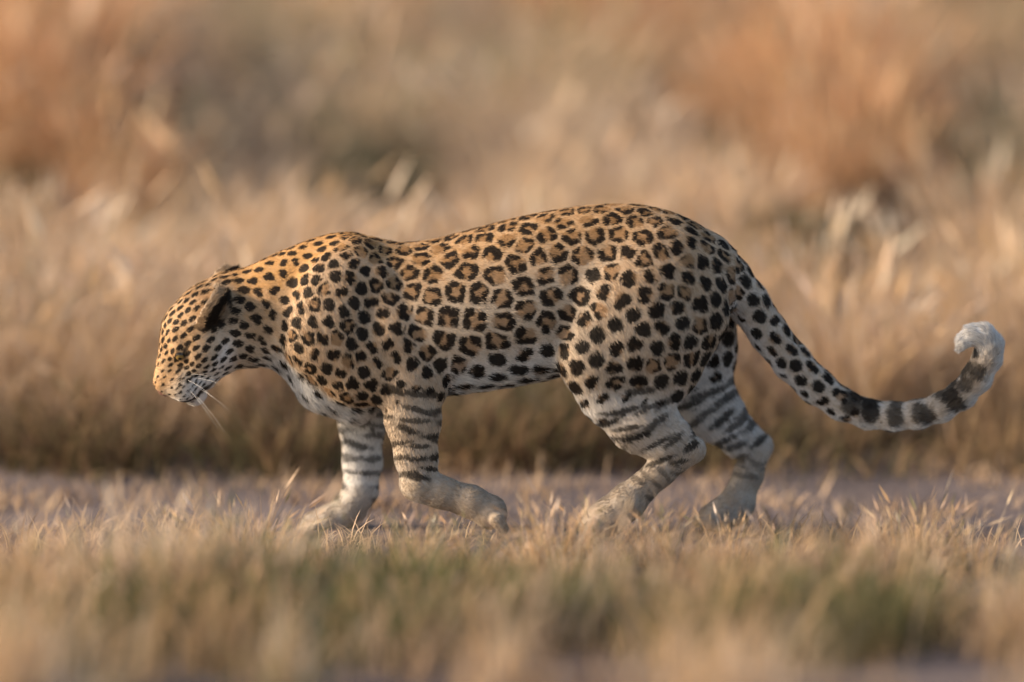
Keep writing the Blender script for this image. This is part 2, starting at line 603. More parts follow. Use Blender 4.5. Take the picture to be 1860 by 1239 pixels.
def grad(p, e=.0012):
    g = np.zeros_like(p)
    for i in range(3):
        o = np.zeros(3); o[i] = e
        g[:, i] = field(p + o) - field(p - o)
    return g / (2 * e)


BV, BQ = surface_nets(.0042)
for _ in range(2):
    g = grad(BV); gn = np.linalg.norm(g, axis=1) + 1e-6
    step = np.clip(field(BV) / gn, -.003, .003)
    BV = BV - (step / gn)[:, None] * g
# keep the largest connected piece by construction everything is connected; light smoothing of the creases
def smooth_verts(v, q, n, lam):
    e = np.concatenate([q[:, [0, 1]], q[:, [1, 2]], q[:, [2, 3]], q[:, [3, 0]]])
    for _ in range(n):
        s = np.zeros_like(v); c = np.zeros(len(v))
        for a, b in ((0, 1), (1, 0)):
            for ax_ in range(v.shape[1]):
                s[:, ax_] += np.bincount(e[:, a], weights=v[e[:, b], ax_], minlength=len(v))
            c += np.bincount(e[:, a], minlength=len(v))
        v = v + lam * (s / c[:, None] - v)
    return v


BV = smooth_verts(BV, BQ, 2, .5)
BN = grad(BV); BN /= np.linalg.norm(BN, axis=1)[:, None] + 1e-9

# --- coat attributes, blended between the primitives
keys = ['dx', 'dy', 'dz', 'space', 'ros', 'el', 'size', 'fur', 'wh', 'dens']
ATT = np.zeros((len(BV), len(keys))); WS = np.zeros(len(BV)); EARW = np.zeros(len(BV))
for pr in PRIMS:
    m = np.all((BV > pr['lo'] - .04) & (BV < pr['hi'] + .04), axis=1)
    if not m.any(): continue
    w = np.exp(-np.clip(pr['f'](BV[m]), -.001, .1) / .007)
    a = pr['attr'](BV[m], pr)
    ATT[m] += w[:, None] * np.stack([a[k] for k in keys], 1); WS[m] += w
    if pr.get('ear'): EARW[m] += w
ATT /= WS[:, None] + 1e-12; EARW /= WS + 1e-12
ATT = smooth_verts(ATT, BQ, 6, .5)
fl = ATT[:, :3] - BN * np.sum(ATT[:, :3] * BN, 1)[:, None]
FLOW = fl / (np.linalg.norm(fl, axis=1)[:, None] + 1e-9)


# --- subdivide once so that the coat pattern has enough points
def subdivide(v, q, extra):
    e = np.concatenate([q[:, [0, 1]], q[:, [1, 2]], q[:, [2, 3]], q[:, [3, 0]]])
    es = np.sort(e, 1)
    key = es[:, 0] * len(v) + es[:, 1]
    uk, inv = np.unique(key, return_inverse=True)
    ea, eb = uk // len(v), uk % len(v)
    nv, ne = len(v), len(uk)
    f = len(q)
    out = []
    for arr in extra:
        out.append(np.concatenate([arr, (arr[ea] + arr[eb]) / 2, arr[q].mean(1)]))
    m = [nv + inv[i * f:(i + 1) * f] for i in range(4)]
    c = nv + ne + np.arange(f)
    nq = np.concatenate([np.stack([q[:, i], m[i], c, m[i - 1]], 1) for i in range(4)])
    return nq, out


FQ, (FV, FN, FATT, FFLOW, FEAR) = subdivide(BV, BQ, [BV, BN, ATT, FLOW, EARW])
FV = smooth_verts(FV, FQ, 1, .5)
FN /= np.linalg.norm(FN, axis=1)[:, None] + 1e-9

# --- spot seeds: evenly spread over the skin, spacing from the attributes
kd = KDTree(len(BV))
for i, v in enumerate(BV): kd.insert(v, i)
kd.balance()
space = ATT[:, keys.index('space')]
alive = np.ones(len(BV), bool)
seeds = []
for i in rng.permutation(len(BV)):
    if not alive[i]: continue
    seeds.append(i)
    for (_, j, _) in kd.find_range(BV[i], space[i] * .80): alive[j] = False
seeds = np.array(seeds)
for _ in range(3):      # even the spacing out
    k2 = KDTree(len(seeds))
    for i, s in enumerate(seeds): k2.insert(BV[s], i)
    k2.balance()
    sub = np.arange(0, len(BV), 3)
    own = np.array([k2.find(BV[j])[1] for j in sub])
    new = seeds.copy()
    for ax_ in range(1):
        cx = np.stack([np.bincount(own, weights=BV[sub, a], minlength=len(seeds)) for a in range(3)], 1)
        cn = np.bincount(own, minlength=len(seeds))
        for i in range(len(seeds)):
            if cn[i] > 3:
                new[i] = kd.find(cx[i] / cn[i])[1]
    seeds = np.unique(new)

kf = KDTree(len(FV))
for i, v in enumerate(FV): kf.insert(v, i)
kf.balance()
DARK = np.zeros(len(FV)); INNER = np.zeros(len(FV))
EDGE = noise3(FV, 11, 2, 55.0); EDGE2 = noise3(FV, 12, 2, 160.0)


def blob(c, n, e1, ra, rb, arr, soft=.18, amp=1.0):
    e2 = np.cross(n, e1)
    r = max(ra, rb) * 1.5
    hit = [h[1] for h in kf.find_range(c, r)]
    if not hit: return
    hit = np.array(hit)
    q = FV[hit] - c
    rho = np.sqrt((q @ e1 / ra) ** 2 + (q @ e2 / rb) ** 2 + (q @ n / r * .6) ** 2) + .16 * EDGE[hit] + .10 * EDGE2[hit]
    m = sstep(1 + soft, 1 - soft, rho) * sstep(-.1, .3, FN[hit] @ n) * amp
    arr[hit] = np.maximum(arr[hit], m)


r2 = np.random.default_rng(21)
for s in seeds:
    a = dict(zip(keys, ATT[s]))
    if a['size'] < .12: continue
    c, n, e1 = BV[s], BN[s], FLOW[s]
    e2 = np.cross(n, e1)
    R = a['space'] * .5
    el = math.sqrt(max(a['el'], .1))
    sz = a['size'] * r2.uniform(1.0, 1.28)
    if r2.random() < a['ros']:
        nb = r2.integers(4, 6)
        ph = r2.uniform(0, 6.28)
        ring = R * r2.uniform(.50, .66) * sz
        blob(c, n, e1, ring * 1.05 * el, ring * 1.05 / el, INNER, .3)
        skip = r2.integers(0, nb) if r2.random() < .7 else -1
        for j in range(nb):
            if j == skip or r2.random() < .08: continue
            an = ph + 6.283 * j / nb + r2.normal(0, .22)
            dd = ring * r2.uniform(.88, 1.12)
            cc = c + e1 * math.cos(an) * dd * el + e2 * math.sin(an) * dd / el
            tang = -e1 * math.sin(an) + e2 * math.cos(an)
            br = R * r2.uniform(.30, .40) * sz
            blob(cc, n, tang, br * r2.uniform(1.0, 1.55), br, DARK)
    else:
        k = r2.random()
        br = R * .60 * sz
        if a['el'] < .6:       # bar across a limb
            w = r2.uniform(.9, 1.35)
            blob(c, n, e1, br * .62, br * 1.75 * w, DARK, .22)
        elif k < .35 or a['space'] < .026:
            blob(c, n, e1, br * el, br / el, DARK)
        else:
            an = r2.uniform(0, 6.28)
            if a['space'] > .03: blob(c, n, e1, br * .8, br * .8, INNER, .3)
            for j in range(2 if k < .75 else 3):
                an += 6.283 / (2 if k < .75 else 3) + r2.normal(0, .3)
                o = br * r2.uniform(.38, .58)
                cc = c + e1 * math.cos(an) * o * el + e2 * math.sin(an) * o / el
                blob(cc, n, e1, br * .66 * el, br * .66 / el, DARK)



# pale network: the gaps between neighbouring rosettes always stay open
k2 = KDTree(len(seeds))
for i, s in enumerate(seeds): k2.insert(BV[s], i)
k2.balance()
GAP = np.ones(len(FV))
busy = np.where(np.maximum(DARK, INNER) > .02)[0]
for i in busy:
    nn = k2.find_n(FV[i], 2)
    GAP[i] = nn[1][2] - nn[0][2]
GAP[busy] = GAP[busy] / (FATT[busy, keys.index('space')] + 1e-6) + .05 * EDGE[busy]
open_ = sstep(.08, .22, GAP)
DARK *= open_; INNER *= open_


def rings(pts, step, thick, amp=1.0, skip=.12, only=None, tilt=0.0):
    """bars across a limb: pts (px, py, Y, radius px)"""
    Q = [P(a[0], a[1], a[2]) for a in pts]; R_ = [a[3] * S_PX for a in pts]
    L_ = [np.linalg.norm(b - a) for a, b in zip(Q[:-1], Q[1:])]
    tot = sum(L_); pos = step * .5; k = 0
    while pos < tot:
        q = pos; i = 0
        while q > L_[i] and i < len(L_) - 1: q -= L_[i]; i += 1
        t = q / L_[i]
        c0 = Q[i] + (Q[i + 1] - Q[i]) * t; r = R_[i] + (R_[i + 1] - R_[i]) * t
        ax_ = (Q[i + 1] - Q[i]) / L_[i]
        sd_ = np.cross(ax_, np.array([0, 1.0, 0])); sd_ /= np.linalg.norm(sd_)
        nb = 6
        ph = r2.uniform(0, 6.28)
        for j in range(nb):
            an = ph + j * 6.283 / nb + r2.normal(0, .12)
            if only is not None and not only(math.cos(an), math.sin(an)): continue
            if r2.random() < skip: continue
            dv = np.array([0, 1.0, 0]) * math.cos(an) + sd_ * math.sin(an)
            tgt = c0 + dv * r + ax_ * r2.normal(0, step * .10)
            _, f_, _ = kf.find(tgt)
            n = FN[f_]; e = ax_ + tilt * np.array([0, 0, -1.0]); e = e - n * (e @ n); e /= np.linalg.norm(e) + 1e-9
            rot = r2.normal(0, .18)
            e = e * math.cos(rot) + np.cross(n, e) * math.sin(rot)
            blob(FV[f_], n, e, thick * r2.uniform(.75, 1.25), r * r2.uniform(.50, .80), DARK, .3, amp * r2.uniform(.8, 1))
        pos += step * r2.uniform(.85, 1.15)


rings([(765, 700, YN, 52), (750, 790, YN, 44), (758, 876, YN, 34)], .027, .0070, .95, .25)
rings([(668, 730, .075, 52), (655, 800, .075, 40), (650, 905, .075, 34)], .027, .0070, .85, .25)
rings([(1135, 722, YN, 62), (1180, 775, YN, 55), (1247, 822, YN, 32)], .028, .0072, .97, .15, tilt=.8)
rings([(1235, 835, YN, 31), (1165, 890, YN, 31)], .028, .0050, .6, .3, tilt=.6)
rings([(1270, 705, .085, 62), (1320, 775, .085, 44), (1372, 812, .085, 31)], .030, .0080, .92, .25, tilt=.6)
rings([(1370, 825, .085, 30), (1350, 890, .085, 29)], .034, .006, .6, .3)
tl = lambda a, b: [(x, y, .0, r) for (x, y, r) in TAIL[a:b]]
rings(tl(6, 11), .045, .0185, 1.0, .02, only=lambda cy, s_: s_ > -.62)
rings(tl(10, 14), .046, .0205, 1.0, .0, only=lambda cy, s_: s_ > -.40)
rings(tl(13, 16), .030, .0090, .9, .0, only=lambda cy, s_: s_ > .55)

# --- particular marks of the face, ears and tail
u, v, w = head_local(FV)
onhead = (np.linalg.norm(FV - HC, axis=1) < .20) & (FV[:, 0] < HC[0] + .09)
TIP = P(1750, 625)


def mark(uu, vv, ww, ra, rb, dirv, amp=1.0, arr=None):
    co = HP(uu, vv, ww)
    _, i, _ = kf.find(co)
    n = FN[i]; d = dirv - n * (dirv @ n); d /= np.linalg.norm(d) + 1e-9
    blob(FV[i], n, d, ra, rb, DARK if arr is None else arr, .25, amp)


for s in (-1, 1):
    mark(.080, .016, .050 * s, .017, .0065, hu, 1.0)                 # rim of the eye
    mark(.056, .020, .060 * s, .015, .004, hu, .9)
    mark(.100, .000, .040 * s, .013, .004, hu, .9)                   # tear line
    for q in range(4):                                              # whisker rows
        for z in range(4):
            mark(.098 + .013 * z, -.018 - .011 * q, .045 * s, .0052, .0022, hu, .9)
    mark(.120, -.060, .030 * s, .040, .0085, hu, 1.0)                # lip line
mark(.158, -.030, 0, .012, .003, hv, 1.0)

wh = np.clip(FATT[:, keys.index('wh')] + .05 * EDGE, 0, 1)
tan = np.array([.45, .250, .098]); cream = np.array([.47, .370, .275]); white = np.array([.66, .63, .60])
base = np.where((wh < .5)[:, None], tan + (cream - tan) * np.clip(wh / .42, 0, 1)[:, None],
                cream + (white - cream) * np.clip((wh - .5) / .4, 0, 1)[:, None])
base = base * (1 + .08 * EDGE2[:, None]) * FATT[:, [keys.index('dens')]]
inn = np.array([.235, .120, .045])
cold = base + (inn - base) * (INNER * .72)[:, None]
black = np.array([.009, .007, .006])
# ears: black backs with a pale spot, pale fringe inside
for (eb, up, nf, sd) in EARS:
    q = FV - eb
    m = (np.linalg.norm(q - up * .02, axis=1) < .06) & (FEAR > .25)
    back = sstep(.25, -.25, FN @ nf) * m
    a_, b_ = q @ up, q @ sd
    sp = sstep(1.25, .8, np.sqrt(((a_ - .026) / .016) ** 2 + (b_ / .015) ** 2)) * .55
    DARK = np.maximum(DARK, back * (1 - sp) * sstep(-.006, .004, a_ + .2 * np.abs(b_)))
    fr = sstep(0, .5, FN @ nf) * m
    cold = cold + (np.array([.46, .37, .28]) - cold) * (fr * .8)[:, None]
chin = onhead * sstep(-.072, -.082, v) * sstep(.06, .085, u)
DARK = DARK * (1 - chin * .9)
cold = cold + (white * 1.05 - cold) * (chin)[:, None]
colf = cold + (black - cold) * np.clip(DARK, 0, 1)[:, None] * .97

leo = link('leopard', None)
leo.location = (0, 0, 0)
tag(leo, 'spotted leopard stalking low with head down and white tail tip curled up', 'leopard')
me = raw_mesh('leopard_body', FV, quads=FQ, colour=colf, smooth=True)
body = link('body', me, leo, M_COAT)

# --- fur: short strands combed along the body
NF = 330000
tri = np.concatenate([FQ[:, [0, 1, 2]], FQ[:, [0, 2, 3]]])
A3, B3, C3 = FV[tri[:, 0]], FV[tri[:, 1]], FV[tri[:, 2]]
area = np.linalg.norm(np.cross(B3 - A3, C3 - A3), axis=1)
r3 = np.random.default_rng(5)
pick = np.searchsorted(np.cumsum(area) / area.sum(), r3.random(NF)).clip(0, len(tri) - 1)
w1 = np.sqrt(r3.random(NF)); w2 = r3.random(NF)
bc = np.stack([1 - w1, w1 * (1 - w2), w1 * w2], 1)


def samp(arr): return np.einsum('ij,ijk->ik', bc, arr[tri[pick]])


root = samp(FV); nor = samp(FN); flo = samp(FFLOW)
fur = samp(FATT[:, [keys.index('fur')]])[:, 0]
nor /= np.linalg.norm(nor, axis=1)[:, None] + 1e-9
flo /= np.linalg.norm(flo, axis=1)[:, None] + 1e-9
side = np.cross(nor, flo)
ln = fur * r3.uniform(.6, 1.1, NF)
midp = root + flo * (ln * r3.uniform(.2, .75, NF))[:, None] + r3.normal(0, .0017, (NF, 3))
col = colf[np.array([kf.find(q)[1] for q in midp])]      # a strand takes the coat colour where it lies
clump = np.stack([noise3(root, 31, 2, 18), noise3(root, 32, 2, 18)], 1)
fd = flo + side * (.22 * clump[:, :1] + r3.normal(0, .16, (NF, 1)))
fd /= np.linalg.norm(fd, axis=1)[:, None]
lift = .30 + .10 * clump[:, 1] + r3.normal(0, .07, NF)
pts = []
for t in (0, .35, .7, 1.0):
    pts.append(root - nor * .0008 + fd * (ln * t)[:, None] + nor * (ln * lift * (t - .35 * t * t) * 1.1)[:, None])
pts = np.stack(pts, 1).astype(np.float32)
hc = bpy.data.hair_curves.new('fur')
hc.add_curves([4] * NF)
hc.attributes['position'].data.foreach_set('vector', pts.reshape(-1))
if 'radius' not in hc.attributes: hc.attributes.new('radius', 'FLOAT', 'POINT')
rad = np.tile(np.array([.00050, .00045, .00032, .00010], np.float32), NF)
hc.attributes['radius'].data.foreach_set('value', rad)
ca = hc.attributes.new('tint', 'FLOAT_COLOR', 'CURVE')
c4 = np.ones((NF, 4), np.float32); c4[:, :3] = np.clip(col * (r3.uniform(.74, 1.24, (NF, 1)) + .10 * clump[:, :1]), 0, 1)
ca.data.foreach_set('color', c4.ravel())
fo = link('fur', hc, leo, M_FUR)
tag(fo, kind='stuff')


# --- eyes, nose leather, whiskers
def ico(name, r, sub=3, scale=(1, 1, 1)):
    import bmesh
    bm = bmesh.new(); bmesh.ops.create_icosphere(bm, subdivisions=sub, radius=r)
    for vv in bm.verts: vv.co = Vector((vv.co.x * scale[0], vv.co.y * scale[1], vv.co.z * scale[2]))
    m = bpy.data.meshes.new(name); bm.to_mesh(m); bm.free()
    m.polygons.foreach_set('use_smooth', np.ones(len(m.polygons), bool))
    return m


def mat_eye():
    m, nt, out = new_mat('amber_eye')
    N = nt.nodes.new; L = nt.links.new
    tc = N('ShaderNodeTexCoord')
    sep = N('ShaderNodeSeparateXYZ'); L(tc.outputs['Object'], sep.inputs[0])
    # distance from the eye's axis (local +Z looks out)
    ln_ = N('ShaderNodeMath'); ln_.operation = 'DIVIDE'; ln_.inputs[1].default_value = .0115
    L(sep.outputs['Z'], ln_.inputs[0])
    r = N('ShaderNodeValToRGB')
    e = r.color_ramp.elements
    e[0].position, e[0].color = .55, (.02, .014, .01, 1)
    e[1].position, e[1].color = .70, (.20, .125, .035, 1)
    n3 = r.color_ramp.elements.new(.90); n3.color = (.26, .17, .05, 1)
    n4 = r.color_ramp.elements.new(.93); n4.color = (.004, .004, .004, 1)
    L(ln_.outputs[0], r.inputs['Fac'])
    b = N('ShaderNodeBsdfPrincipled'); b.inputs['Roughness'].default_value = .06
    L(r.outputs['Color'], b.inputs['Base Color']); L(b.outputs[0], out.inputs['Surface'])
    return m


eye_me = ico('eye', .0115)
M_EYE = mat_eye()
for s in (-1, 1):
    co, i, _ = kf.find(HP(.080, .016, .050 * s))
    n = FN[i]
    o = link('eye', eye_me, leo, M_EYE)
    o.location = Vector(FV[i] - n * .0070)
    o.rotation_euler = Vector(n).to_track_quat('Z', 'Y').to_euler()

nm = ico('nose', .0135, 3, (1, 1.25, .8))
no = link('nose', nm, leo, mat_plain('nose_leather', (.20, .085, .07), .45, .4, 400))
no.location = Vector(HP(.1535, -.011, 0))
no.rotation_euler = Vector(hu).to_track_quat('Z', 'Y').to_euler()

M_WHISK = mat_plain('whisker', (.75, .72, .68), .4, .4, 50, .05)
for s in (-1, 1):
    for q in range(6):
        st = HP(.098 + .011 * (q % 3), -.022 - .013 * (q // 2), .040 * s)
        dr = hw * s * .8 - hv * (.35 + .12 * (q % 3)) - hu * (.45 - .30 * (q % 3)) - hv * .12 * (q // 2 - 1); dr /= np.linalg.norm(dr)
        L_ = .075 + .02 * (q % 3)
        vs, fs = [], []
        for k, t in enumerate((0, .33, .66, 1)):
            c = st + dr * L_ * t + np.array([0, 0, -1]) * .016 * t * t
            rr = .00035 * (1 - .85 * t)
            for j in range(4):
                an = j * math.pi / 2
                vs.append(c + (hu * math.cos(an) + np.cross(dr, hu) * math.sin(an)) * rr)
        for k in range(3):
            for j in range(4): fs.append((k * 4 + j, k * 4 + (j + 1) % 4, k * 4 + 4 + (j + 1) % 4, k * 4 + 4 + j))
        link('whisker', raw_mesh('whisker', np.array(vs), quads=np.array(fs)), leo, M_WHISK)
print('leopard verts', len(FV), 'seeds', len(seeds), 'lowest', FV[:, 2].min())

# ------------------------------------------------------------------ grass and low growth
STRAW = np.array([.60, .440, .305]); GOLD = np.array([.57, .375, .205]); RUST = np.array([.52, .285, .150])
SAGE = np.array([.34, .305, .195]); OLIVE = np.array([.150, .140, .060]); UMBER = np.array([.16, .095, .060])
PALE = np.array([.68, .56, .44]); GREEN = np.array([.075, .105, .030])


def blades(root, h, w, lean, az, col, seed, head=0.0):
    """ribbon blades; lean 0 upright .. 2 lying over; returns verts, quads, tris, colours"""
    r = np.random.default_rng(seed)
    n = len(root)
    d = np.stack([np.cos(az), np.sin(az), np.zeros(n)], 1)
    a2 = r.uniform(0, 6.283, n)
    wv = np.stack([np.cos(a2), np.sin(a2), r.normal(0, .3, n)], 1) * (w / 2)[:, None]
    up = np.array([0, 0, 1.0])
    ln = np.sqrt(1 + lean ** 2)
    def at(t):
        zz = h * (t - .38 * np.minimum(lean, 1.7) * t * t * .75) / np.maximum(ln * .75, .9)
        return root + d * (lean * h * t ** 1.8 / ln)[:, None] + up * np.maximum(zz, .004)[:, None]
    p0, p1, p2, p3 = at(0), at(.4), at(.75), at(1.0)
    V = np.stack([p0 - wv, p0 + wv, p1 - wv * .85, p1 + wv * .85, p2 - wv * .6, p2 + wv * .6, p3], 1)
    b = np.arange(n)[:, None] * 7
    Q = np.concatenate([b + np.array([0, 1, 3, 2]), b + np.array([2, 3, 5, 4])])
    T = b + np.array([4, 5, 6])
    C = np.repeat(col[:, None, :], 7, 1)
    V = V.reshape(-1, 3); C = C.reshape(-1, 3)
    if head > 0:       # feathery seed heads on some of the stems
        m = np.where(r.random(n) < head)[0]
        k = len(m)
        s = h[m] * r.uniform(.16, .30, k)
        dr = (p3 - p2)[m]; dr /= np.linalg.norm(dr, axis=1)[:, None] + 1e-9
        tip = p3[m]
        hw_ = wv[m] / (np.linalg.norm(wv[m], axis=1)[:, None] + 1e-9) * (s * r.uniform(.05, .10, k))[:, None]
        HV = np.stack([tip - dr * (s * .25)[:, None], tip + dr * (s * .2)[:, None] + hw_, tip + dr * s[:, None], tip + dr * (s * .2)[:, None] - hw_], 1)
        o = len(V)
        V = np.concatenate([V, HV.reshape(-1, 3)])
        Q = np.concatenate([Q, o + np.arange(k)[:, None] * 4 + np.arange(4)])
        C = np.concatenate([C, np.repeat(np.clip(col[m] * 1.12, 0, .8)[:, None, :], 4, 1).reshape(-1, 3)])
    return V, Q, T, C


def grass_mesh(name, *a, **k):
    V, Q, T, C = blades(*a, **k)
    return raw_mesh(name, V, quads=Q, tris=T, colour=C)


def mixc(cols, wts, n, r, jit=.16):
    w = np.array(wts, float); w /= w.sum()
    c = np.array(cols)[r.choice(len(cols), n, p=w)]
    return np.clip(c * r.uniform(1 - jit, 1 + jit, (n, 1)) * r.uniform(.96, 1.04, (n, 3)), .01, .85)


def clumped(n, xmin, xmax, ymin, ymax, r, nc, spread):
    """roots gathered in tufts inside a wedge that opens away from the camera"""
    cy = ymin + (ymax - ymin) * r.random(nc)
    half = .5 * (xmax - xmin)
    cx = r.uniform(-1, 1, nc) * half * (cy + DIST) / DIST
    sz = r.uniform(.6, 1.5, nc) * spread
    i = r.integers(0, nc, n)
    p = np.stack([cx[i], cy[i]], 1) + r.normal(0, 1, (n, 2)) * sz[i][:, None]
    return p, i


def z_of(p): return ground_z(p[:, 0], p[:, 1])


# hollows in the sward: (px column, distance, half width m, how far it opens towards the track)
HOLLOWS = [(1605, 12.8, .30, 1.2), (1310, 14.0, .26, 1.0), (1475, 12.5, .26, .9), (690, 13.4, .22, 1.0), (40, 13.1, .22, .9), (1745, 13.9, .25, 1.0),
           (250, 13.9, .22, 1.0)]


def hollow(p):
    f = np.ones(len(p))
    for px, d, w_, ln_ in HOLLOWS:
        x, y = ground_xy(px, d)
        k = np.exp(-((p[:, 0] - x * (p[:, 1] + DIST) / d) / w_) ** 2) * sstep(y - ln_ - .4, y - ln_, p[:, 1]) * sstep(y + .3, y, p[:, 1])
        f *= 1 - .50 * k
    return f


def field_grass(name, label, n, y0, y1, half, nc, spread, hmin, hmax, cols, wts, seed, lean=(.15, .9), w=(.003, .006), head=.2, taper=False, patch=.7, az=(0, 1.2)):
    r = np.random.default_rng(seed)
    p, ci = clumped(n, -half, half, y0, y1, r, nc, spread)
    lim = y0 - .1 + .16 * noise3(p[:, :1] * 1.0, seed + 3, 3, .9)          # an uneven edge, no straight line
    p[:, 1] = np.where(p[:, 1] < lim, 2 * lim - p[:, 1], p[:, 1])
    if taper:      # thin towards the camera, bare soil between the tufts
        keep = (p[:, 1] > -1.40) | (noise3(p, 55, 2, 1.6) + r.normal(0, .25, n) > .35)
        p, ci = p[keep], ci[keep]; n = len(p)
    root = np.stack([p[:, 0], p[:, 1], z_of(p) - .004], 1)
    hc_ = r.uniform(.75, 1.25, nc)[ci]
    h = r.uniform(hmin, hmax, n) * hc_
    h = h * hollow(p)
    if taper: h *= .35 + .65 * sstep(-.62, -1.05, p[:, 1])
    # neighbouring tufts are of a kind, so the colours come in patches
    cen = np.stack([np.bincount(ci, weights=p[:, a], minlength=nc) / np.maximum(np.bincount(ci, minlength=nc), 1) for a in (0, 1)], 1)
    nz = noise3(cen, seed + 7, 2, patch) + r.normal(0, .30, nc)
    rank = np.argsort(np.argsort(nz)) / nc
    cw = np.cumsum(np.array(wts) / sum(wts))
    order = np.minimum(np.searchsorted(cw, rank), len(cols) - 1)
    ccol = (np.array(cols)[order] * r.uniform(.86, 1.14, (nc, 1)))[ci]
    h = h * (1 + .22 * noise3(cen, seed + 9, 2, patch * .8))[ci]
    col = np.clip(.76 * ccol + .24 * mixc(cols, wts, n, r, .2), .01, .8)
    laz = r.normal(az[0], az[1], n) + math.pi * (r.random(n) < .3)          # the wind has laid it over, mostly along the track
    le = r.uniform(lean[0], lean[1], n)
    me_ = grass_mesh(name, root, h, r.uniform(w[0], w[1], n), le, laz, col, seed, head=head)
    o = link(name, me_, None, M_GRASS)
    tag(o, label, 'grass', kind='stuff')
    return o


# tall straw behind the track, thinning into the distance
field_grass('tall_dry_grass', 'tall pale straw grass covering the bank behind the leopard', 105000, 1.2, 6.8, 2.6, 1250, .11, .16, .40,
            [UMBER, GOLD, STRAW, PALE, STRAW, GOLD, SAGE, OLIVE], [.5, 2.2, 2.7, 2.8, 2.4, 2.2, 1.0, .25], 101, lean=(.3, 1.5), az=(0, .9), head=.25)
field_grass('distant_dry_grass', 'straw and russet grass at the top of the bank and beyond', 42000, 6.4, 15, 2.6, 900, .15, .25, .48,
            [UMBER, RUST, GOLD, STRAW, PALE, STRAW, GOLD, SAGE], [.2, 1.3, 1.8, 2.6, 3.4, 2.5, 1.0, .9], 102, patch=.6, lean=(.3, 1.4), w=(.006, .011), head=.3)
field_grass('shade_toned_grass', 'low matted grass coloured dark brown for the shade at the foot of the tall straw', 20000, .95, 2.4, 2.3, 480, .12, .05, .16,
            [UMBER * .75, OLIVE * .85, GOLD * .8], [4.5, 2.4, 1.2], 103, lean=(.4, 1.8), head=0)  # dark colours stand in for the shade under the tall straw
field_grass('lodged_grass', 'thin pale grass stems lying over sideways behind the track', 16000, 1.7, 8.0, 2.4, 900, .25, .3, .65,
            [PALE, STRAW, GOLD], [3, 3, 1.5], 104, lean=(1.5, 2.4), az=(0, .35), w=(.0025, .0045), head=.1)
# the trampled track itself and the near verge
field_grass('track_grass', 'sparse short dead grass on the bare earth track', 4200, -.40, 1.1, 1.7, 110, .06, .02, .08,
            [STRAW, GOLD, UMBER], [3, 2, 2], 105, lean=(.3, 1.6), w=(.002, .004), head=0)
field_grass('verge_grass', 'short dry grass with green shoots on the near verge', 34000, -2.2, -.62, 1.75, 230, .060, .06, .19,
            [UMBER, GOLD, STRAW, PALE, STRAW, GOLD, OLIVE, GREEN], [3.2, 2.4, 2.0, 1.0, 1.6, 2.2, 2.0, 1.4], 106, patch=1.0, lean=(.1, 1.1), w=(.0025, .0050), head=.12, taper=True)


# single tussocks that stand out
def tussock_mesh(name, n, height, spread, cols, wts, seed, lean=(.1, .8), w=(.003, .006), head=.25):
    r = np.random.default_rng(seed)
    p = r.normal(0, 1, (n, 2)) * spread * .42
    root = np.stack([p[:, 0], p[:, 1], np.full(n, -.012)], 1)
    az = np.arctan2(p[:, 1], p[:, 0]) + r.normal(0, .7, n)
    h = height * r.uniform(.55, 1.1, n) * (1 - .3 * np.minimum(np.linalg.norm(p, axis=1) / (spread + 1e-6), 1))
    return grass_mesh(name, root, h, r.uniform(w[0], w[1], n), r.uniform(lean[0], lean[1], n), az, mixc(cols, wts, n, r), seed, head=head)


def shrub_mesh(name, n, height, spread, cols, wts, seed, leaf=.03):
    """low leafy scrub: small leaf quads gathered round twigs"""
    r = np.random.default_rng(seed)
    nt = 46
    az = r.uniform(0, 6.283, nt); out = r.uniform(.2, 1, nt) * spread; hh = height * r.uniform(.55, 1.0, nt) * (1 - .35 * (out / spread) ** 2)
    tip = np.stack([np.cos(az) * out, np.sin(az) * out, hh], 1)
    i = r.integers(0, nt, n); t = r.uniform(.25, 1.0, n) ** .6
    c = tip[i] * t[:, None] + r.normal(0, 1, (n, 3)) * .05 * height / .4
    c[:, 2] = np.maximum(c[:, 2], .01)
    a = r.normal(0, 1, (n, 3)); a /= np.linalg.norm(a, axis=1)[:, None]
    b = np.cross(a, r.normal(0, 1, (n, 3))); b /= np.linalg.norm(b, axis=1)[:, None]
    s = leaf * r.uniform(.5, 1.2, (n, 1))
    V = np.stack([c - a * s, c + b * s * .42, c + a * s, c - b * s * .42], 1).reshape(-1, 3)
    Q = np.arange(n)[:, None] * 4 + np.arange(4)
    C = np.repeat(mixc(cols, wts, n, r)[:, None, :], 4, 1).reshape(-1, 3)
    return raw_mesh(name, V, quads=Q, colour=C)


def twig_mesh(name, height, spread, seed, n=26):
    r = np.random.default_rng(seed)
    vs, fs = [], []
    for k in range(n):
        az = r.uniform(0, 6.283); o = r.uniform(.2, 1) * spread; hh = height * r.uniform(.6, 1.0)
        prev = None
        for q, t in enumerate((0, .5, 1)):
            c = np.array([math.cos(az) * o * t ** 1.3, math.sin(az) * o * t ** 1.3, -.01 + hh * t])
            rr = .006 * (1 - .8 * t)
            ring = [len(vs) + j for j in range(3)]
            for j in range(3): vs.append(c + rr * np.array([math.cos(j * 2.094), math.sin(j * 2.094), 0]))
            if prev:
                for j in range(3): fs.append((prev[j], prev[(j + 1) % 3], ring[(j + 1) % 3], ring[j]))
            prev = ring
    V = np.array(vs)
    return raw_mesh(name, V, quads=np.array(fs), colour=np.tile(np.array([.13, .085, .06]), (len(V), 1)))


def put(o, px, d, rz=None, s=1.0):
    x, y = ground_xy(px, d)
    o.location = (x, y, float(ground_z(np.array([x]), np.array([y]))[0]))
    o.rotation_euler = (0, 0, random.uniform(0, 6.28) if rz is None else rz)
    o.scale = (s, s, s)
    return o


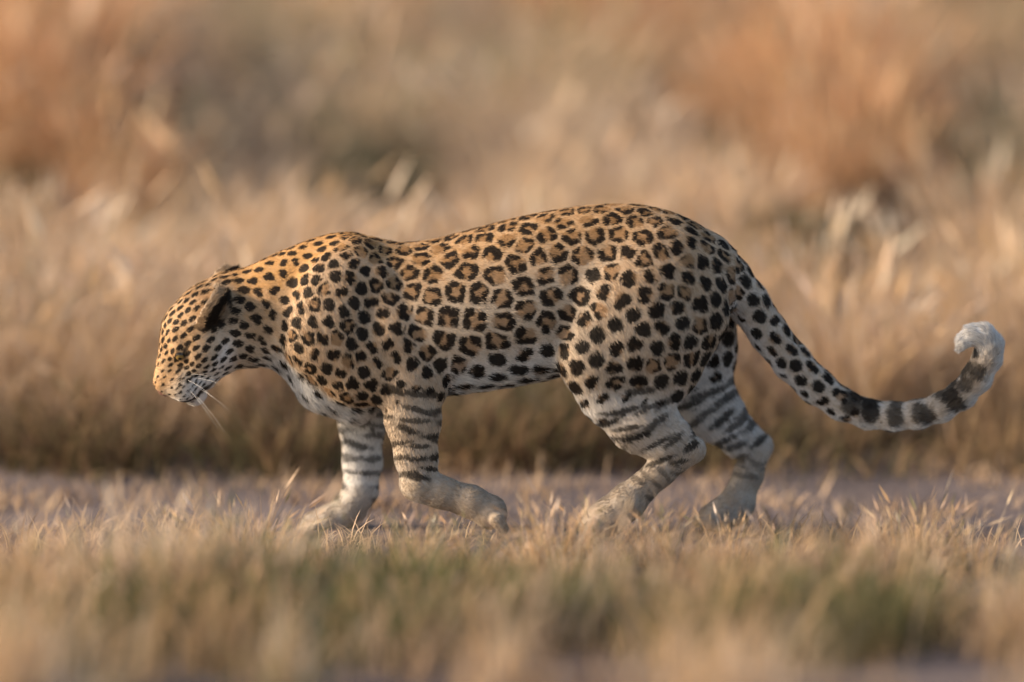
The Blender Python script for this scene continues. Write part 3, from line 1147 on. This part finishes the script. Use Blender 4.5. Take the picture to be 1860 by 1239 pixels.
def zone(px):
    for lim, t in ((270, 'ahead of the leopard'), (530, 'under the leopard\'s lowered head'), (690, 'before the planted forepaw'), (930, 'before the trailing forepaw'),
                   (1060, 'between fore and hind paws'), (1230, 'before the forward hind paw'), (1420, 'before the rear hind paw'), (1650, 'under the sagging tail')):
        if px < lim: return t
    return 'under the curled tail tip'


def back_zone(px):
    for lim, t in ((0, 'far ahead of the leopard'), (270, 'just ahead of the leopard\'s nose'), (500, 'behind the leopard\'s head'), (700, 'behind the neck and forelegs'), (1000, 'behind the belly'),
                   (1350, 'behind the hind legs'), (1600, 'behind the hanging tail'), (1860, 'behind the curled tail tip')):
        if px < lim: return t
    return 'past the curled tail tip'


# russet tussocks: one stand towards the leopard's head end, one beyond its tail
rt = [tussock_mesh('russet_tussock', 800, .66, .20, [RUST, GOLD, STRAW, UMBER], [5, 2.6, 1.4, .6], 200 + i, w=(.005, .009)) for i in range(3)]
RUSSETS = [(15, 13.6, .9), (100, 13.3, .8), (150, 14.3, .8), (50, 14.4, 1.0), (-70, 13.8, .9), (210, 13.0, .6),
           (1425, 14.3, .7), (1500, 13.5, .8), (1550, 13.0, .7), (1470, 14.6, .8), (1590, 14.0, .7), (1360, 14.0, .6), (1040, 15.3, .8), (1180, 14.9, .7), (655, 15.4, .7)]
for i, (px, d, s) in enumerate(RUSSETS):
    o = put(link('russet_tussock', rt[i % 3], None, M_GRASS), px, d, None, s)
    if 600 < px < 1300: tag(o, 'lone russet grass tussock high on the bank beyond the leopard\'s ' + ('shoulders' if px < 800 else 'back' if px < 1100 else 'rump'), 'tussock', 'far russet tussocks')
    elif px < 700: tag(o, 'tall russet grass tussock in the stand beyond the leopard\'s head', 'tussock', 'russet tussocks beyond the head')
    else: tag(o, 'tall russet grass tussock in the stand beyond the leopard\'s tail', 'tussock', 'russet tussocks beyond the tail')

# dark low shrubs
def shrub(px, d, h, sp, cols, wts, seed, label, n=1500, leaf=.03):
    root_ = put(link('low_shrub', None), px, d, 0)
    tag(root_, label, 'shrub')
    link('foliage', shrub_mesh('foliage', n, h, sp, cols, wts, seed, leaf), root_, M_GRASS)
    link('stems', twig_mesh('stems', h * .9, sp * .85, seed), root_, M_GRASS)


shrub(1605, 12.8, .24, .26, [UMBER * .45, UMBER * .8, OLIVE * .6], [5, 2, 1], 301, 'dark brown low shrub in front of the russet grass', 2600)
shrub(1310, 14.0, .18, .20, [UMBER * .5, OLIVE, RUST * .6], [4, 3, 1], 302, 'small dark shrub high on the bank above the leopard\'s rump', 1500)
shrub(1475, 12.5, .22, .24, [OLIVE * .7, SAGE * .6, UMBER * .7], [4, 3, 2], 303, 'olive green low shrub just above the tail base', 2200)
bt = [tussock_mesh('shade_brown_tussock', 420, .24, .20, [UMBER * .7, OLIVE * .8, GOLD * .75], [4, 3, 2], 330 + i, lean=(.3, 1.5)) for i in range(2)]  # tussocks coloured dark to carry the shadowed gaps behind the legs
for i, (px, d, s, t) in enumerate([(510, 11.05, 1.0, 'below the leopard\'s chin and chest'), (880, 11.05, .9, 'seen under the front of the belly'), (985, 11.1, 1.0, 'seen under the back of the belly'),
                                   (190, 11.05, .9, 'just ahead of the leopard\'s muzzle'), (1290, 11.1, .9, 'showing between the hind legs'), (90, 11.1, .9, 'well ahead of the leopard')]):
    tag(put(link('shade_brown_tussock', bt[i % 2], None, M_GRASS), px, d, None, s), 'matted tussock coloured dark brown for the shade at the bank foot ' + t, 'tussock', 'shade brown tussocks at the bank foot')
shrub(690, 13.4, .20, .22, [SAGE * .7, OLIVE, UMBER], [4, 3, 1], 307, 'grey green bush beyond the leopard\'s shoulder hump', 2000)
shrub(40, 13.1, .20, .22, [OLIVE * .8, UMBER * .8, GOLD * .6], [4, 2, 1], 308, 'olive brown bush in front of the russet stand beyond the head', 1900)
shrub(1745, 13.9, .22, .20, [UMBER * .7, SAGE * .6], [3, 3], 309, 'greyish brown bush well behind the curled tail tip', 1700)
shrub(250, 13.9, .20, .20, [OLIVE * .8, SAGE * .7], [3, 3], 310, 'dull green bush between russet stand and pale straw', 1700)

# sage tussocks among the straw
sg = [tussock_mesh('sage_tussock', 500, .45, .24, [SAGE, OLIVE, STRAW], [4, 1, 2], 220 + i) for i in range(2)]
for i, (px, d, s) in enumerate([(650, 13.6, 1.0), (560, 14.8, 1.1), (1720, 15.8, 1.1), (1000, 14.4, 1.0), (250, 13.2, .9), (1200, 16.5, 1.0), (1830, 13.4, .9)]):
    tag(put(link('sage_tussock', sg[i % 2], None, M_GRASS), px, d, None, s), 'greyish green grass tussock among the straw ' + back_zone(px), 'tussock',
        'sage tussocks among the straw')

# pale tussocks along the front of the tall straw
pt = [tussock_mesh('straw_tussock', 420, .33, .16, [STRAW, PALE, GOLD], [4, 2, 3], 240 + i) for i in range(4)]
r8 = np.random.default_rng(77)
for i in range(34):
    px = -150 + 2160 * (i + r8.uniform(-.3, .3)) / 33
    d = r8.uniform(11.35, 12.8)
    if 1540 < px < 1680: d = 11.35
    tag(put(link('straw_tussock', pt[i % 4], None, M_GRASS), px, d, None, r8.uniform(.75, 1.2)),
        'pale straw tussock lining the track ' + back_zone(px), 'tussock', 'straw tussocks ' + back_zone(px))

# tufts on the near verge, some in front of the paws
vt = [tussock_mesh('verge_tuft', 150, .15, .07, [GOLD, STRAW, PALE, OLIVE], [4, 4, 1, 1.2], 260 + i, w=(.0015, .003), lean=(.2, 1.2)) for i in range(4)]
for i, (px, d, s) in enumerate([(455, 9.62, 1.15), (415, 9.5, 1.1), (500, 9.45, .9), (760, 9.58, .8), (720, 9.4, 1.0), (985, 9.55, 1.1), (1030, 9.48, 1.1),
                                (1180, 9.58, .85), (1240, 9.5, 1.0), (1430, 9.5, .9), (1590, 9.55, .9), (1660, 9.55, 1.1), (1690, 9.5, 1.2), (300, 9.6, .9),
                                (150, 9.5, .9), (40, 9.4, 1.0), (860, 9.5, .9), (1330, 9.62, .8), (1780, 9.5, 1.1), (590, 9.4, .9), (1100, 9.6, 1.0)]):
    tag(put(link('verge_tuft', vt[i % 4], None, M_GRASS), px, d, None, s), 'dry golden grass tuft on the verge ' + zone(px), 'tussock',
        'golden verge tufts ' + zone(px))
gt = [tussock_mesh('green_tuft', 420, .17, .17, [GREEN, OLIVE, GOLD], [3, 3, 1.5], 280 + i) for i in range(3)]
for i, (px, d, s) in enumerate([(480, 8.75, 1.1), (560, 8.7, 1.0), (320, 8.72, 1.0), (760, 8.95, 1.1), (840, 8.8, .9), (720, 8.6, 1.0), (1390, 8.8, 1.0), (1610, 8.75, 1.0),
                                (160, 8.6, .9), (1280, 8.6, .9)]):
    tag(put(link('green_tuft', gt[i % 3], None, M_GRASS), px, d, None, s), 'small green tinged tuft low on the near verge ' + zone(px), 'tussock', 'green tufts ' + zone(px))
